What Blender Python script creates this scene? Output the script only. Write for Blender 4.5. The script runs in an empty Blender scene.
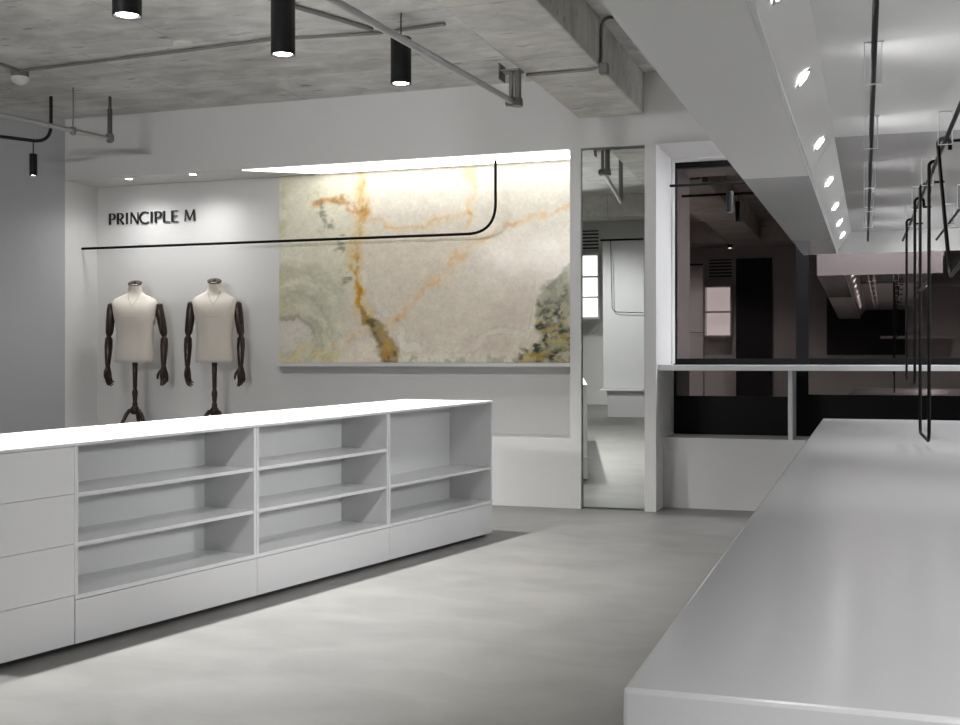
import bpy, bmesh, math, random
from mathutils import Vector, Matrix, noise
random.seed(7)
S = bpy.context.scene
COL = S.collection
PI = math.pi

# ------------------------------------------------------------------ camera model
F = 1155.0
YAW = math.atan(395.0 / 1155.0)
CY, SY = math.cos(YAW), math.sin(YAW)
H = 1.2
HZ = 362.5

def ray(px, py):
    u = (px - 480) / F
    return Vector((u * CY - SY, u * SY + CY, (HZ - py) / F))

def at_z(px, py, z):
    r = ray(px, py)
    return r * ((z - H) / r.z) + Vector((0, 0, H))

def at_y(px, py, y):
    r = ray(px, py)
    return r * (y / r.y) + Vector((0, 0, H))

# ------------------------------------------------------------------ mesh builder
class MB:
    def __init__(self):
        self.bm = bmesh.new()

    def box(self, x0, x1, y0, y1, z0, z1, f=None):
        vs = []
        for z in (z0, z1):
            for (x, y) in ((x0, y0), (x1, y0), (x1, y1), (x0, y1)):
                p = Vector((x, y, z))
                vs.append(self.bm.verts.new(f(p) if f else p))
        for q in ((3, 2, 1, 0), (4, 5, 6, 7), (0, 1, 5, 4), (1, 2, 6, 5), (2, 3, 7, 6), (3, 0, 4, 7)):
            self.bm.faces.new([vs[i] for i in q])
        return self

    def prism(self, pts, axis, a, b):
        """polygon pts (2-D) extruded along an axis: 'y' uses (x,z), 'z' uses (x,y), 'x' uses (y,z)"""
        def mk(p, t):
            if axis == 'y': return Vector((p[0], t, p[1]))
            if axis == 'z': return Vector((p[0], p[1], t))
            return Vector((t, p[0], p[1]))
        A = [self.bm.verts.new(mk(p, a)) for p in pts]
        B = [self.bm.verts.new(mk(p, b)) for p in pts]
        n = len(pts)
        self.bm.faces.new(A)
        self.bm.faces.new(B[::-1])
        for i in range(n):
            j = (i + 1) % n
            self.bm.faces.new((A[j], A[i], B[i], B[j]))
        return self

    def tube(self, pts, r, seg=10, closed=False, caps=True):
        pts = [Vector(p) for p in pts]
        n = len(pts)
        rs = r if isinstance(r, (list, tuple)) else [r] * n
        def tan(i):
            if closed:
                return (pts[(i + 1) % n] - pts[i - 1]).normalized()
            if i == 0: return (pts[1] - pts[0]).normalized()
            if i == n - 1: return (pts[-1] - pts[-2]).normalized()
            return ((pts[i + 1] - pts[i]).normalized() + (pts[i] - pts[i - 1]).normalized()).normalized()
        t0 = tan(0)
        up = Vector((0, 0, 1)) if abs(t0.z) < 0.9 else Vector((1, 0, 0))
        nrm = (up - t0 * up.dot(t0)).normalized()
        rings = []
        for i in range(n):
            t = tan(i)
            nrm = (nrm - t * nrm.dot(t)).normalized()
            bi = t.cross(nrm)
            ring = []
            for k in range(seg):
                a = 2 * PI * k / seg
                ring.append(self.bm.verts.new(pts[i] + (nrm * math.cos(a) + bi * math.sin(a)) * rs[i]))
            rings.append(ring)
        m = n if closed else n - 1
        for i in range(m):
            A, B = rings[i], rings[(i + 1) % n]
            for k in range(seg):
                j = (k + 1) % seg
                f = self.bm.faces.new((A[k], A[j], B[j], B[k]))
                f.smooth = True
        if caps and not closed:
            self.bm.faces.new(rings[0][::-1])
            self.bm.faces.new(rings[-1])
        return self

    def loft(self, secs, seg=28, caps=True, smooth=True):
        """secs: list of (centre, half-width, half-depth, exponent) stacked along z, or with own axes"""
        rings = []
        for (c, hw, hd, ex) in secs:
            ring = []
            for k in range(seg):
                a = 2 * PI * k / seg
                ca, sa = math.cos(a), math.sin(a)
                x = math.copysign(abs(ca) ** (2 / ex), ca) * hw
                y = math.copysign(abs(sa) ** (2 / ex), sa) * hd
                ring.append(self.bm.verts.new(Vector(c) + Vector((x, y, 0))))
            rings.append(ring)
        for i in range(len(rings) - 1):
            A, B = rings[i], rings[i + 1]
            for k in range(seg):
                j = (k + 1) % seg
                f = self.bm.faces.new((A[k], A[j], B[j], B[k])); f.smooth = smooth
        if caps:
            self.bm.faces.new(rings[0][::-1]); self.bm.faces.new(rings[-1])
        return self

    def lathe(self, prof, c=(0, 0, 0), seg=24, mat=None, smooth=True, hollow=False):
        """prof: list of (radius, z); closed at both ends"""
        c = Vector(c)
        rings = []
        for (r, z) in prof:
            ring = []
            for k in range(seg):
                a = 2 * PI * k / seg
                p = Vector((r * math.cos(a), r * math.sin(a), z))
                if mat: p = mat @ p
                ring.append(self.bm.verts.new(c + p))
            rings.append(ring)
        for i in range(len(rings) - 1):
            A, B = rings[i], rings[i + 1]
            for k in range(seg):
                j = (k + 1) % seg
                f = self.bm.faces.new((A[k], A[j], B[j], B[k])); f.smooth = smooth
        if hollow:                                # open annulus: join last ring back to the first
            A, B = rings[-1], rings[0]
            for k in range(seg):
                j = (k + 1) % seg
                self.bm.faces.new((A[k], A[j], B[j], B[k]))
        else:
            self.bm.faces.new(rings[0][::-1]); self.bm.faces.new(rings[-1])
        return self

    def build(self, name, mat, parent=None, bevel=0, sharp=True):
        me = bpy.data.meshes.new(name)
        bmesh.ops.recalc_face_normals(self.bm, faces=self.bm.faces[:])
        if sharp:
            for e in self.bm.edges:
                if len(e.link_faces) == 2 and e.calc_face_angle(0) > 0.7:
                    e.smooth = False
        self.bm.to_mesh(me); self.bm.free()
        o = bpy.data.objects.new(name, me)
        COL.objects.link(o)
        if mat: me.materials.append(mat)
        if parent:
            o.parent = parent
        if bevel:
            m = o.modifiers.new('bevel', 'BEVEL'); m.width = bevel; m.segments = 2; m.limit_method = 'ANGLE'
        return o

def empty(name, label, cat, loc=(0, 0, 0), rz=0, group=None):
    o = bpy.data.objects.new(name, None); COL.objects.link(o)
    o.empty_display_size = 0.1
    o.location = loc; o.rotation_euler = (0, 0, rz)
    tag(o, label, cat, group)
    return o

def tag(o, label, cat, group=None):
    o['label'] = label; o['category'] = cat
    if group: o['group'] = group
    return o

def struct(o, label=None, cat=None):
    o['kind'] = 'structure'
    if label: o['label'] = label
    if cat: o['category'] = cat
    return o

def copy_tree(o, parent=None):
    c = o.copy(); COL.objects.link(c)
    if parent: c.parent = parent
    for ch in list(o.children):
        copy_tree(ch, c)
    return c

def fillet(pts, r, n=7):
    """round every inner corner of a polyline"""
    pts = [Vector(p) for p in pts]
    out = [pts[0]]
    for i in range(1, len(pts) - 1):
        a, b, c = pts[i - 1], pts[i], pts[i + 1]
        d1 = (a - b); d2 = (c - b)
        rr = min(r, d1.length * 0.49, d2.length * 0.49)
        p, q = b + d1.normalized() * rr, b + d2.normalized() * rr
        for k in range(n + 1):
            t = k / n
            out.append(p * (1 - t) ** 2 + b * 2 * t * (1 - t) + q * t * t)
    out.append(pts[-1])
    return out

# ------------------------------------------------------------------ materials
def newmat(name):
    m = bpy.data.materials.new(name); m.use_nodes = True
    nt = m.node_tree
    b = nt.nodes['Principled BSDF']
    return m, nt, b

def srgb(r, g, b):
    def f(c):
        c /= 255.0
        return c / 12.92 if c <= 0.04045 else ((c + 0.055) / 1.055) ** 2.4
    return (f(r), f(g), f(b), 1)

def plain(name, col, rough=0.5, metal=0.0, spec=0.5, vary=0.0, scale=3.0, bump=0.0, bscale=200.0, coat=0.0):
    m, nt, b = newmat(name)
    b.inputs['Base Color'].default_value = col
    b.inputs['Roughness'].default_value = rough
    b.inputs['Metallic'].default_value = metal
    b.inputs['Specular IOR Level'].default_value = spec
    b.inputs['Coat Weight'].default_value = coat
    tc = nt.nodes.new('ShaderNodeTexCoord')
    if vary:
        n = nt.nodes.new('ShaderNodeTexNoise'); n.inputs['Scale'].default_value = scale; n.inputs['Detail'].default_value = 5
        nt.links.new(tc.outputs['Object'], n.inputs['Vector'])
        mx = nt.nodes.new('ShaderNodeMix'); mx.data_type = 'RGBA'
        mx.inputs['A'].default_value = tuple(c * (1 - vary) for c in col[:3]) + (1,)
        mx.inputs['B'].default_value = tuple(min(1, c * (1 + vary)) for c in col[:3]) + (1,)
        nt.links.new(n.outputs['Fac'], mx.inputs['Factor'])
        nt.links.new(mx.outputs['Result'], b.inputs['Base Color'])
    if bump:
        n2 = nt.nodes.new('ShaderNodeTexNoise'); n2.inputs['Scale'].default_value = bscale; n2.inputs['Detail'].default_value = 3
        nt.links.new(tc.outputs['Object'], n2.inputs['Vector'])
        bp = nt.nodes.new('ShaderNodeBump'); bp.inputs['Strength'].default_value = bump; bp.inputs['Distance'].default_value = 0.01
        nt.links.new(n2.outputs['Fac'], bp.inputs['Height'])
        nt.links.new(bp.outputs['Normal'], b.inputs['Normal'])
    return m

def emit(name, col, s):
    m, nt, b = newmat(name)
    b.inputs['Base Color'].default_value = (0.8, 0.8, 0.8, 1)
    b.inputs['Emission Color'].default_value = col
    b.inputs['Emission Strength'].default_value = s
    return m

def concrete(name, dark, light, rough, stretch, scale, bump=0.15, streak=0.5, pits=True):
    m, nt, b = newmat(name)
    L = nt.links
    tc = nt.nodes.new('ShaderNodeTexCoord')
    mp = nt.nodes.new('ShaderNodeMapping'); mp.inputs['Scale'].default_value = stretch
    L.new(tc.outputs['Object'], mp.inputs['Vector'])
    n1 = nt.nodes.new('ShaderNodeTexNoise'); n1.inputs['Scale'].default_value = scale
    n1.inputs['Detail'].default_value = 8; n1.inputs['Roughness'].default_value = 0.62; n1.inputs['Distortion'].default_value = 0.6
    L.new(mp.outputs['Vector'], n1.inputs['Vector'])
    n2 = nt.nodes.new('ShaderNodeTexNoise'); n2.inputs['Scale'].default_value = scale * 0.35; n2.inputs['Detail'].default_value = 3
    L.new(tc.outputs['Object'], n2.inputs['Vector'])
    mixf = nt.nodes.new('ShaderNodeMix'); mixf.data_type = 'FLOAT'; mixf.inputs['Factor'].default_value = 1 - streak
    L.new(n1.outputs['Fac'], mixf.inputs['A']); L.new(n2.outputs['Fac'], mixf.inputs['B'])
    cr = nt.nodes.new('ShaderNodeValToRGB')
    cr.color_ramp.elements[0].position = 0.36; cr.color_ramp.elements[0].color = dark
    cr.color_ramp.elements[1].position = 0.66; cr.color_ramp.elements[1].color = light
    L.new(mixf.outputs['Result'], cr.inputs['Fac'])
    last = cr.outputs['Color']
    if pits:
        n3 = nt.nodes.new('ShaderNodeTexNoise'); n3.inputs['Scale'].default_value = 9; n3.inputs['Detail'].default_value = 4
        mp3 = nt.nodes.new('ShaderNodeMapping'); mp3.inputs['Scale'].default_value = (0.45, 1.3, 1)
        L.new(tc.outputs['Object'], mp3.inputs['Vector']); L.new(mp3.outputs['Vector'], n3.inputs['Vector'])
        c3 = nt.nodes.new('ShaderNodeValToRGB')
        c3.color_ramp.elements[0].position = 0.27; c3.color_ramp.elements[0].color = (0.5, 0.5, 0.5, 1)
        c3.color_ramp.elements[1].position = 0.36; c3.color_ramp.elements[1].color = (1, 1, 1, 1)
        L.new(n3.outputs['Fac'], c3.inputs['Fac'])
        mu = nt.nodes.new('ShaderNodeMix'); mu.data_type = 'RGBA'; mu.blend_type = 'MULTIPLY'; mu.inputs['Factor'].default_value = 1
        L.new(last, mu.inputs['A']); L.new(c3.outputs['Color'], mu.inputs['B'])
        last = mu.outputs['Result']
    if pits:
        bk = nt.nodes.new('ShaderNodeTexBrick'); bk.offset = 0.37
        bk.inputs['Scale'].default_value = 1.0; bk.inputs['Brick Width'].default_value = 2.4; bk.inputs['Row Height'].default_value = 1.22
        bk.inputs['Mortar Size'].default_value = 0.006; bk.inputs['Mortar Smooth'].default_value = 0.6
        bk.inputs['Color1'].default_value = (1, 1, 1, 1); bk.inputs['Color2'].default_value = (0.93, 0.93, 0.925, 1); bk.inputs['Mortar'].default_value = (0.62, 0.61, 0.60, 1)
        L.new(tc.outputs['Object'], bk.inputs['Vector'])
        mb_ = nt.nodes.new('ShaderNodeMix'); mb_.data_type = 'RGBA'; mb_.blend_type = 'MULTIPLY'; mb_.inputs['Factor'].default_value = 1
        L.new(last, mb_.inputs['A']); L.new(bk.outputs['Color'], mb_.inputs['B'])
        last = mb_.outputs['Result']
    L.new(last, b.inputs['Base Color'])
    b.inputs['Roughness'].default_value = rough
    if bump:
        bp = nt.nodes.new('ShaderNodeBump'); bp.inputs['Strength'].default_value = bump; bp.inputs['Distance'].default_value = 0.02
        L.new(n1.outputs['Fac'], bp.inputs['Height']); L.new(bp.outputs['Normal'], b.inputs['Normal'])
    return m

M = {}
M['wall'] = plain('white_wall_paint', (0.66, 0.655, 0.645, 1), 0.6, vary=0.015, scale=1.5)
M['greywall'] = plain('cool_grey_wall', (0.40, 0.405, 0.42, 1), 0.6, vary=0.02, scale=1.5)  # even grey, darker than the white walls
M['lam'] = plain('white_laminate', (0.66, 0.66, 0.665, 1), 0.38, vary=0.01, scale=4)
M['lam2'] = plain('white_lacquer_shelf', (0.70, 0.705, 0.71, 1), 0.22, vary=0.01, scale=4)
M['solid'] = plain('white_solid_surface', (0.52, 0.52, 0.525, 1), 0.17, vary=0.015, scale=3)
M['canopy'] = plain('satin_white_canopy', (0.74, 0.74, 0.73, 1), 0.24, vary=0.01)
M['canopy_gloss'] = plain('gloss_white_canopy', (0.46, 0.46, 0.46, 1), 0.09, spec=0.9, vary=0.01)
M['ceil'] = concrete('raw_concrete_ceiling', srgb(170, 169, 166), srgb(230, 229, 226), 0.85, (0.8, 1.5, 1), 3.4, 0.3, 0.55)
M['beam'] = concrete('raw_concrete_beam', srgb(162, 160, 154), srgb(208, 206, 199), 0.85, (0.9, 1.2, 0.9), 4.2, 0.4, 0.6)
M['floor'] = concrete('polished_concrete_floor', srgb(99, 98, 95), srgb(119, 117, 114), 0.42, (0.9, 1.35, 1), 2.6, 0.03, 0.65, pits=False)
M['black'] = plain('black_powder_coat', (0.008, 0.008, 0.009, 1), 0.45, 0.0, 0.25, vary=0.1, scale=30)
M['blackrail'] = plain('black_steel_rail', (0.007, 0.007, 0.007, 1), 0.5, 0.0, 0.06, vary=0.1, scale=20)
M['blackpanel'] = plain('black_window_frame', (0.006, 0.006, 0.007, 1), 0.45, spec=0.12, vary=0.1)
M['galv'] = plain('galvanised_steel', (0.42, 0.42, 0.42, 1), 0.33, 0.85, vary=0.12, scale=12)
M['darkpipe'] = plain('dark_steel_pipe', (0.07, 0.07, 0.068, 1), 0.4, 0.3, vary=0.15, scale=20)
M['galvd'] = plain('dark_galvanised_fitting', (0.20, 0.20, 0.195, 1), 0.45, 0.6, vary=0.15, scale=20)
M['conduit'] = plain('grey_conduit', (0.16, 0.157, 0.15, 1), 0.7, vary=0.1, scale=8)
M['linen'] = plain('beige_linen', srgb(222, 214, 204), 0.9, vary=0.05, scale=60, bump=0.25, bscale=420)
M['seam'] = plain('linen_seam', srgb(176, 164, 150), 0.9, vary=0.05, scale=60)
M['wood'] = plain('dark_stained_wood', (0.028, 0.012, 0.008, 1), 0.32, vary=0.35, scale=14)
M['cap'] = plain('bronze_neck_cap', (0.07, 0.045, 0.03, 1), 0.25, 0.5, vary=0.2, scale=10)
M['letter'] = plain('black_sign_letter', (0.012, 0.012, 0.012, 1), 0.4, vary=0.05)
M['mirror'] = plain('mirror_silver', (0.80, 0.82, 0.80, 1), 0.0, 1.0)
M['plastic'] = plain('offwhite_plastic', (0.62, 0.61, 0.58, 1), 0.4, vary=0.03)
M['shadowgap'] = plain('dark_plinth', (0.03, 0.03, 0.03, 1), 0.6, vary=0.1)
M['curtain'] = plain('charcoal_door_leaf', (0.03, 0.03, 0.032, 1), 0.6, vary=0.1)
M['lamp'] = emit('lamp_glow', (1, 0.98, 0.95, 1), 25)
M['spotglow'] = emit('spot_lens_glow', (1, 0.985, 0.95, 1), 14)
M['litsoffit'] = emit('lit_soffit_glow', (1, 0.975, 0.93, 1), 2.1)
M['led'] = emit('led_strip_glow', (1, 0.965, 0.90, 1), 9)
M['ledcool'] = emit('cool_led_glow', (0.90, 0.94, 1.0, 1), 75)
M['backlit'] = emit('backlit_shelf_glow', (1, 0.99, 0.97, 1), 1.3)
M['ring'] = plain('spot_trim_ring', (0.35, 0.35, 0.34, 1), 0.4, 0.3)

def mix_shader(name, kind):
    m, nt, b = newmat(name)
    L = nt.links
    out = nt.nodes['Material Output']
    tr = nt.nodes.new('ShaderNodeBsdfTransparent')
    gl = nt.nodes.new('ShaderNodeBsdfGlossy')
    mx = nt.nodes.new('ShaderNodeMixShader')
    lw = nt.nodes.new('ShaderNodeLayerWeight'); lw.inputs['Blend'].default_value = 0.35
    if kind == 'glass':
        tr.inputs['Color'].default_value = (0.25, 0.2, 0.2, 1)
        gl.inputs['Color'].default_value = (0.95, 0.80, 0.79, 1); gl.inputs['Roughness'].default_value = 0.0
        mr = nt.nodes.new('ShaderNodeMapRange'); mr.inputs['To Min'].default_value = 0.19; mr.inputs['To Max'].default_value = 0.7
    else:
        tr.inputs['Color'].default_value = (0.96, 0.97, 0.97, 1)
        gl.inputs['Color'].default_value = (1, 1, 1, 1); gl.inputs['Roughness'].default_value = 0.15
        mr = nt.nodes.new('ShaderNodeMapRange'); mr.inputs['To Min'].default_value = 0.06; mr.inputs['To Max'].default_value = 0.6
    L.new(lw.outputs['Facing'], mr.inputs['Value']); L.new(mr.outputs['Result'], mx.inputs['Fac'])
    L.new(tr.outputs['BSDF'], mx.inputs[1]); L.new(gl.outputs['BSDF'], mx.inputs[2])
    L.new(mx.outputs['Shader'], out.inputs['Surface'])
    return m
M['glass'] = mix_shader('bronze_tinted_glass', 'glass')
M['acrylic'] = mix_shader('clear_acrylic', 'acrylic')
m, nt, b = newmat('frosted_acrylic_edge')
b.inputs['Base Color'].default_value = (0.85, 0.86, 0.86, 1); b.inputs['Roughness'].default_value = 0.3
M['acredge'] = m

# onyx: colours computed per vertex by a procedure, fine grain from noise nodes
m, nt, b = newmat('onyx_slab')
at = nt.nodes.new('ShaderNodeVertexColor'); at.layer_name = 'onyx'
tc = nt.nodes.new('ShaderNodeTexCoord')
nn = nt.nodes.new('ShaderNodeTexNoise'); nn.inputs['Scale'].default_value = 22; nn.inputs['Detail'].default_value = 7
nn.inputs['Distortion'].default_value = 1.2
nt.links.new(tc.outputs['Object'], nn.inputs['Vector'])
cr = nt.nodes.new('ShaderNodeValToRGB')
cr.color_ramp.elements[0].position = 0.3; cr.color_ramp.elements[0].color = (0.86, 0.85, 0.82, 1)
cr.color_ramp.elements[1].position = 0.65; cr.color_ramp.elements[1].color = (1.0, 1.0, 1.0, 1)
nt.links.new(nn.outputs['Fac'], cr.inputs['Fac'])
mu = nt.nodes.new('ShaderNodeMix'); mu.data_type = 'RGBA'; mu.blend_type = 'MULTIPLY'; mu.inputs['Factor'].default_value = 0.8
nt.links.new(at.outputs['Color'], mu.inputs['A']); nt.links.new(cr.outputs['Color'], mu.inputs['B'])
nt.links.new(mu.outputs['Result'], b.inputs['Base Color'])
b.inputs['Roughness'].default_value = 0.17
b.inputs['Specular IOR Level'].default_value = 0.25
M['onyx'] = m

# ------------------------------------------------------------------ setting
YB = 9.23          # front plane of the back wall
YN = 9.72          # back of the display niche
YG = 10.12         # window glass
ZC = 3.54          # slab soffit
ZN = 2.955         # niche and window head
XNL, XNR = -7.38, -2.374
XML, XMR = -2.282, -1.756
XP = -1.663
YR = -3.6          # rear wall
XR = 2.6

fl = MB().box(-12, XR + 0.2, YR - 0.2, 10.3, -0.12, 0).build('floor', M['floor']); struct(fl, 'polished grey concrete floor', 'floor')
ce = MB().box(-12, XR + 0.2, YR - 0.2, 10.3, ZC, ZC + 0.2).build('ceiling', M['ceil']); struct(ce, 'raw concrete slab ceiling', 'ceiling')

w = MB()
w.box(-7.9, XR, YB, 10.3, ZN, ZC)                      # band above niche, mirror and window
w.box(-7.9, XNL, YB, 10.3, 0, ZN)                      # left of the niche
w.box(XNL, XNR, YB, 10.3, 0, 0.57)                     # below the niche
w.box(XNL, XNR, YN, 10.3, 0.57, ZN)                    # back of the niche
w.box(XNR, XML, YB, 10.3, 0, ZN)                       # between niche and mirror
w.box(XML, XMR, YB + 0.10, 10.3, 0, ZN)                # behind the mirror
w.box(XMR, XP, YB, 10.3, 0, ZN)                        # pier
w.box(XP, XR, 9.55, 10.3, 0, 0.58)                     # parapet under the window
wb = w.build('wall_back', M['wall']); struct(wb, 'white back wall with display niche', 'wall')

dx, dy = (-7.58 + 7.38), (8.59 - 9.23)
def lw_x(y): return XNL + (y - YB) * dx / dy
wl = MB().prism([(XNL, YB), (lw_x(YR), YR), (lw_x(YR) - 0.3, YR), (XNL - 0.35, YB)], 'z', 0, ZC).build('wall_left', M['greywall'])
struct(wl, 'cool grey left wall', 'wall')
wr = MB().box(XR, XR + 0.2, YR, 10.3, 0, ZC).build('wall_right', M['wall']); struct(wr, 'white right wall', 'wall')
wq = MB().box(-12, XR, YR - 0.2, YR, 0, ZC).build('wall_rear', M['wall']); struct(wq, 'white rear wall', 'wall')

bm_ = MB().box(-2.30, -1.765, 0.9, YB, 3.2, ZC)
cb = bm_.build('ceiling_beam', M['beam'], bevel=0.012); struct(cb, 'raw concrete beam running to the back wall', 'beam')
cb2 = MB().box(-11.9, XR, 0.35, 0.9, 3.2, ZC).build('ceiling_beam', M['beam'], bevel=0.012); struct(cb2, 'raw concrete cross beam', 'beam')
# shallow formwork joint strips on the slab and beam
fj = MB()
for (a, c) in (((240, 0), (480, 0)),):
    pass

# window
win = empty('window_1', 'dark tinted window wall with black frame', 'window', (XP, YG, 0.58)); struct(win)
o0 = win.location
def wbox(mb, x0, x1, y0, y1, z0, z1):
    return mb.box(x0 - o0.x, x1 - o0.x, y0 - o0.y, y1 - o0.y, z0 - o0.z, z1 - o0.z)
XA, XB2 = -0.63, -0.53
f = MB()
wbox(f, XP, XP + 0.02, YG - 0.03, YG + 0.03, 0.58, ZN)
wbox(f, XP + 0.02, XR, YG - 0.03, YG + 0.03, ZN - 0.06, ZN)
wbox(f, XA, XB2, YG - 0.04, YG + 0.03, 0.58, ZN - 0.06)
wbox(f, XP + 0.02, XA, YG - 0.03, YG + 0.03, 1.18, 1.235)
wbox(f, XB2, XR, YG - 0.03, YG + 0.03, 1.18, 1.235)
f.build('window_frame', M['blackpanel'], win)
p = MB(); wbox(p, XP + 0.02, XA, YG - 0.05, YG + 0.03, 0.58, 0.91); wbox(p, XB2, XR, YG - 0.05, YG + 0.03, 0.58, 0.93)
p.build('spandrel_panel', M['blackpanel'], win)
for (x0, x1, z0, z1) in ((XP + 0.02, XA, 1.235, ZN - 0.06), (XP + 0.02, XA, 0.91, 1.18), (XB2, XR, 1.235, ZN - 0.06), (XB2, XR, 0.93, 1.18)):
    p = MB(); wbox(p, x0, x1, YG, YG + 0.012, z0, z1); p.build('pane', M['glass'], win)
# inner reveal liner near the glass
tr = MB().box(XP, XP + 0.012, 9.95, YG - 0.03, 1.19, ZN).box(XP + 0.012, XR, 9.95, YG - 0.03, ZN - 0.012, ZN)
struct(tr.build('trim_1', M['wall']), 'white inner reveal of the window', 'trim')
# dark night street outside
struct(MB().box(-6, 6, 13.0, 13.2, 0, 5).build('exterior_wall', M['curtain']), 'dark facade across the street', 'facade')

# window shelf with dividers
ws = empty('window_shelf', 'long white shelf across the dark window at sill height', 'shelf', (XP, 9.3, 1.135))
MB().box(0.005, XR - XP - 0.005, 0, YG - 0.06 - 9.3, 0, 0.045).build('shelf_board', M['lam'], ws, bevel=0.003)
for x in (-0.66, 0.9):
    MB().box(x - XP, x - XP + 0.034, 0.26, 0.74, 0.582 - 1.135, 0).build('divider', M['lam'], ws)

# ------------------------------------------------------------------ onyx panel
OX0, OX1, OZ0, OZ1 = -5.32, XNR - 0.01, 1.20, ZN - 0.003
def seg_d(p, a, b):
    ap = (p[0] - a[0], p[1] - a[1]); ab = (b[0] - a[0], b[1] - a[1])
    t = max(0, min(1, (ap[0] * ab[0] + ap[1] * ab[1]) / (ab[0] ** 2 + ab[1] ** 2 + 1e-9)))
    return math.hypot(ap[0] - ab[0] * t, ap[1] - ab[1] * t), t
def poly_d(p, pts):
    best = 1e9; bt = 0
    n = len(pts) - 1
    for i in range(n):
        d, t = seg_d(p, pts[i], pts[i + 1])
        if d < best: best = d; bt = (i + t) / n
    return best, bt
def inpoly(p, pts):
    c = False; n = len(pts); j = n - 1
    for i in range(n):
        if (pts[i][1] > p[1]) != (pts[j][1] > p[1]) and p[0] < (pts[j][0] - pts[i][0]) * (p[1] - pts[i][1]) / (pts[j][1] - pts[i][1]) + pts[i][0]:
            c = not c
        j = i
    return c
def sm(a, b, x):
    t = max(0, min(1, (x - a) / (b - a))); return t * t * (3 - 2 * t)
def lerp(a, b, t): return [a[i] + (b[i] - a[i]) * t for i in range(3)]
def C(r, g, b): return list(srgb(r, g, b)[:3])
def fb(x, y, s, seed=0.0, octv=4):
    return noise.fractal(Vector((x * s + seed, y * s - seed, seed * 0.7)), 1.0, 2.0, octv)
VEIN = [(275, 100), (284, 200), (272, 300), (262, 380), (265, 440), (275, 480), (305, 520)]
OLIVE = [(285, 500), (310, 540), (335, 590), (355, 650)]
D1 = [(290, 222), (330, 250), (370, 275), (440, 280), (500, 245), (570, 235)]
D2 = [(360, 550), (385, 510), (450, 440), (520, 400), (560, 345), (600, 310), (670, 265), (740, 230), (800, 225), (870, 200)]
D3 = [(570, 100), (575, 180), (568, 235), (560, 290)]
D4 = [(200, 600), (290, 565), (350, 545)]
ARCH = [(150, 212), (185, 200), (235, 190), (262, 208), (285, 225)]
EDGE = [(285, 390), (300, 440), (330, 490), (370, 545), (385, 600), (400, 615), (560, 612), (640, 572), (715, 565), (738, 520), (740, 470), (760, 420), (830, 395), (870, 350)]
DARK = [(742, 560), (740, 490), (762, 432), (800, 412), (835, 380), (875, 355), (875, 670), (670, 670), (700, 630), (742, 600)]
GREY = [(172, 205), (182, 235), (200, 262)]
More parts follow.
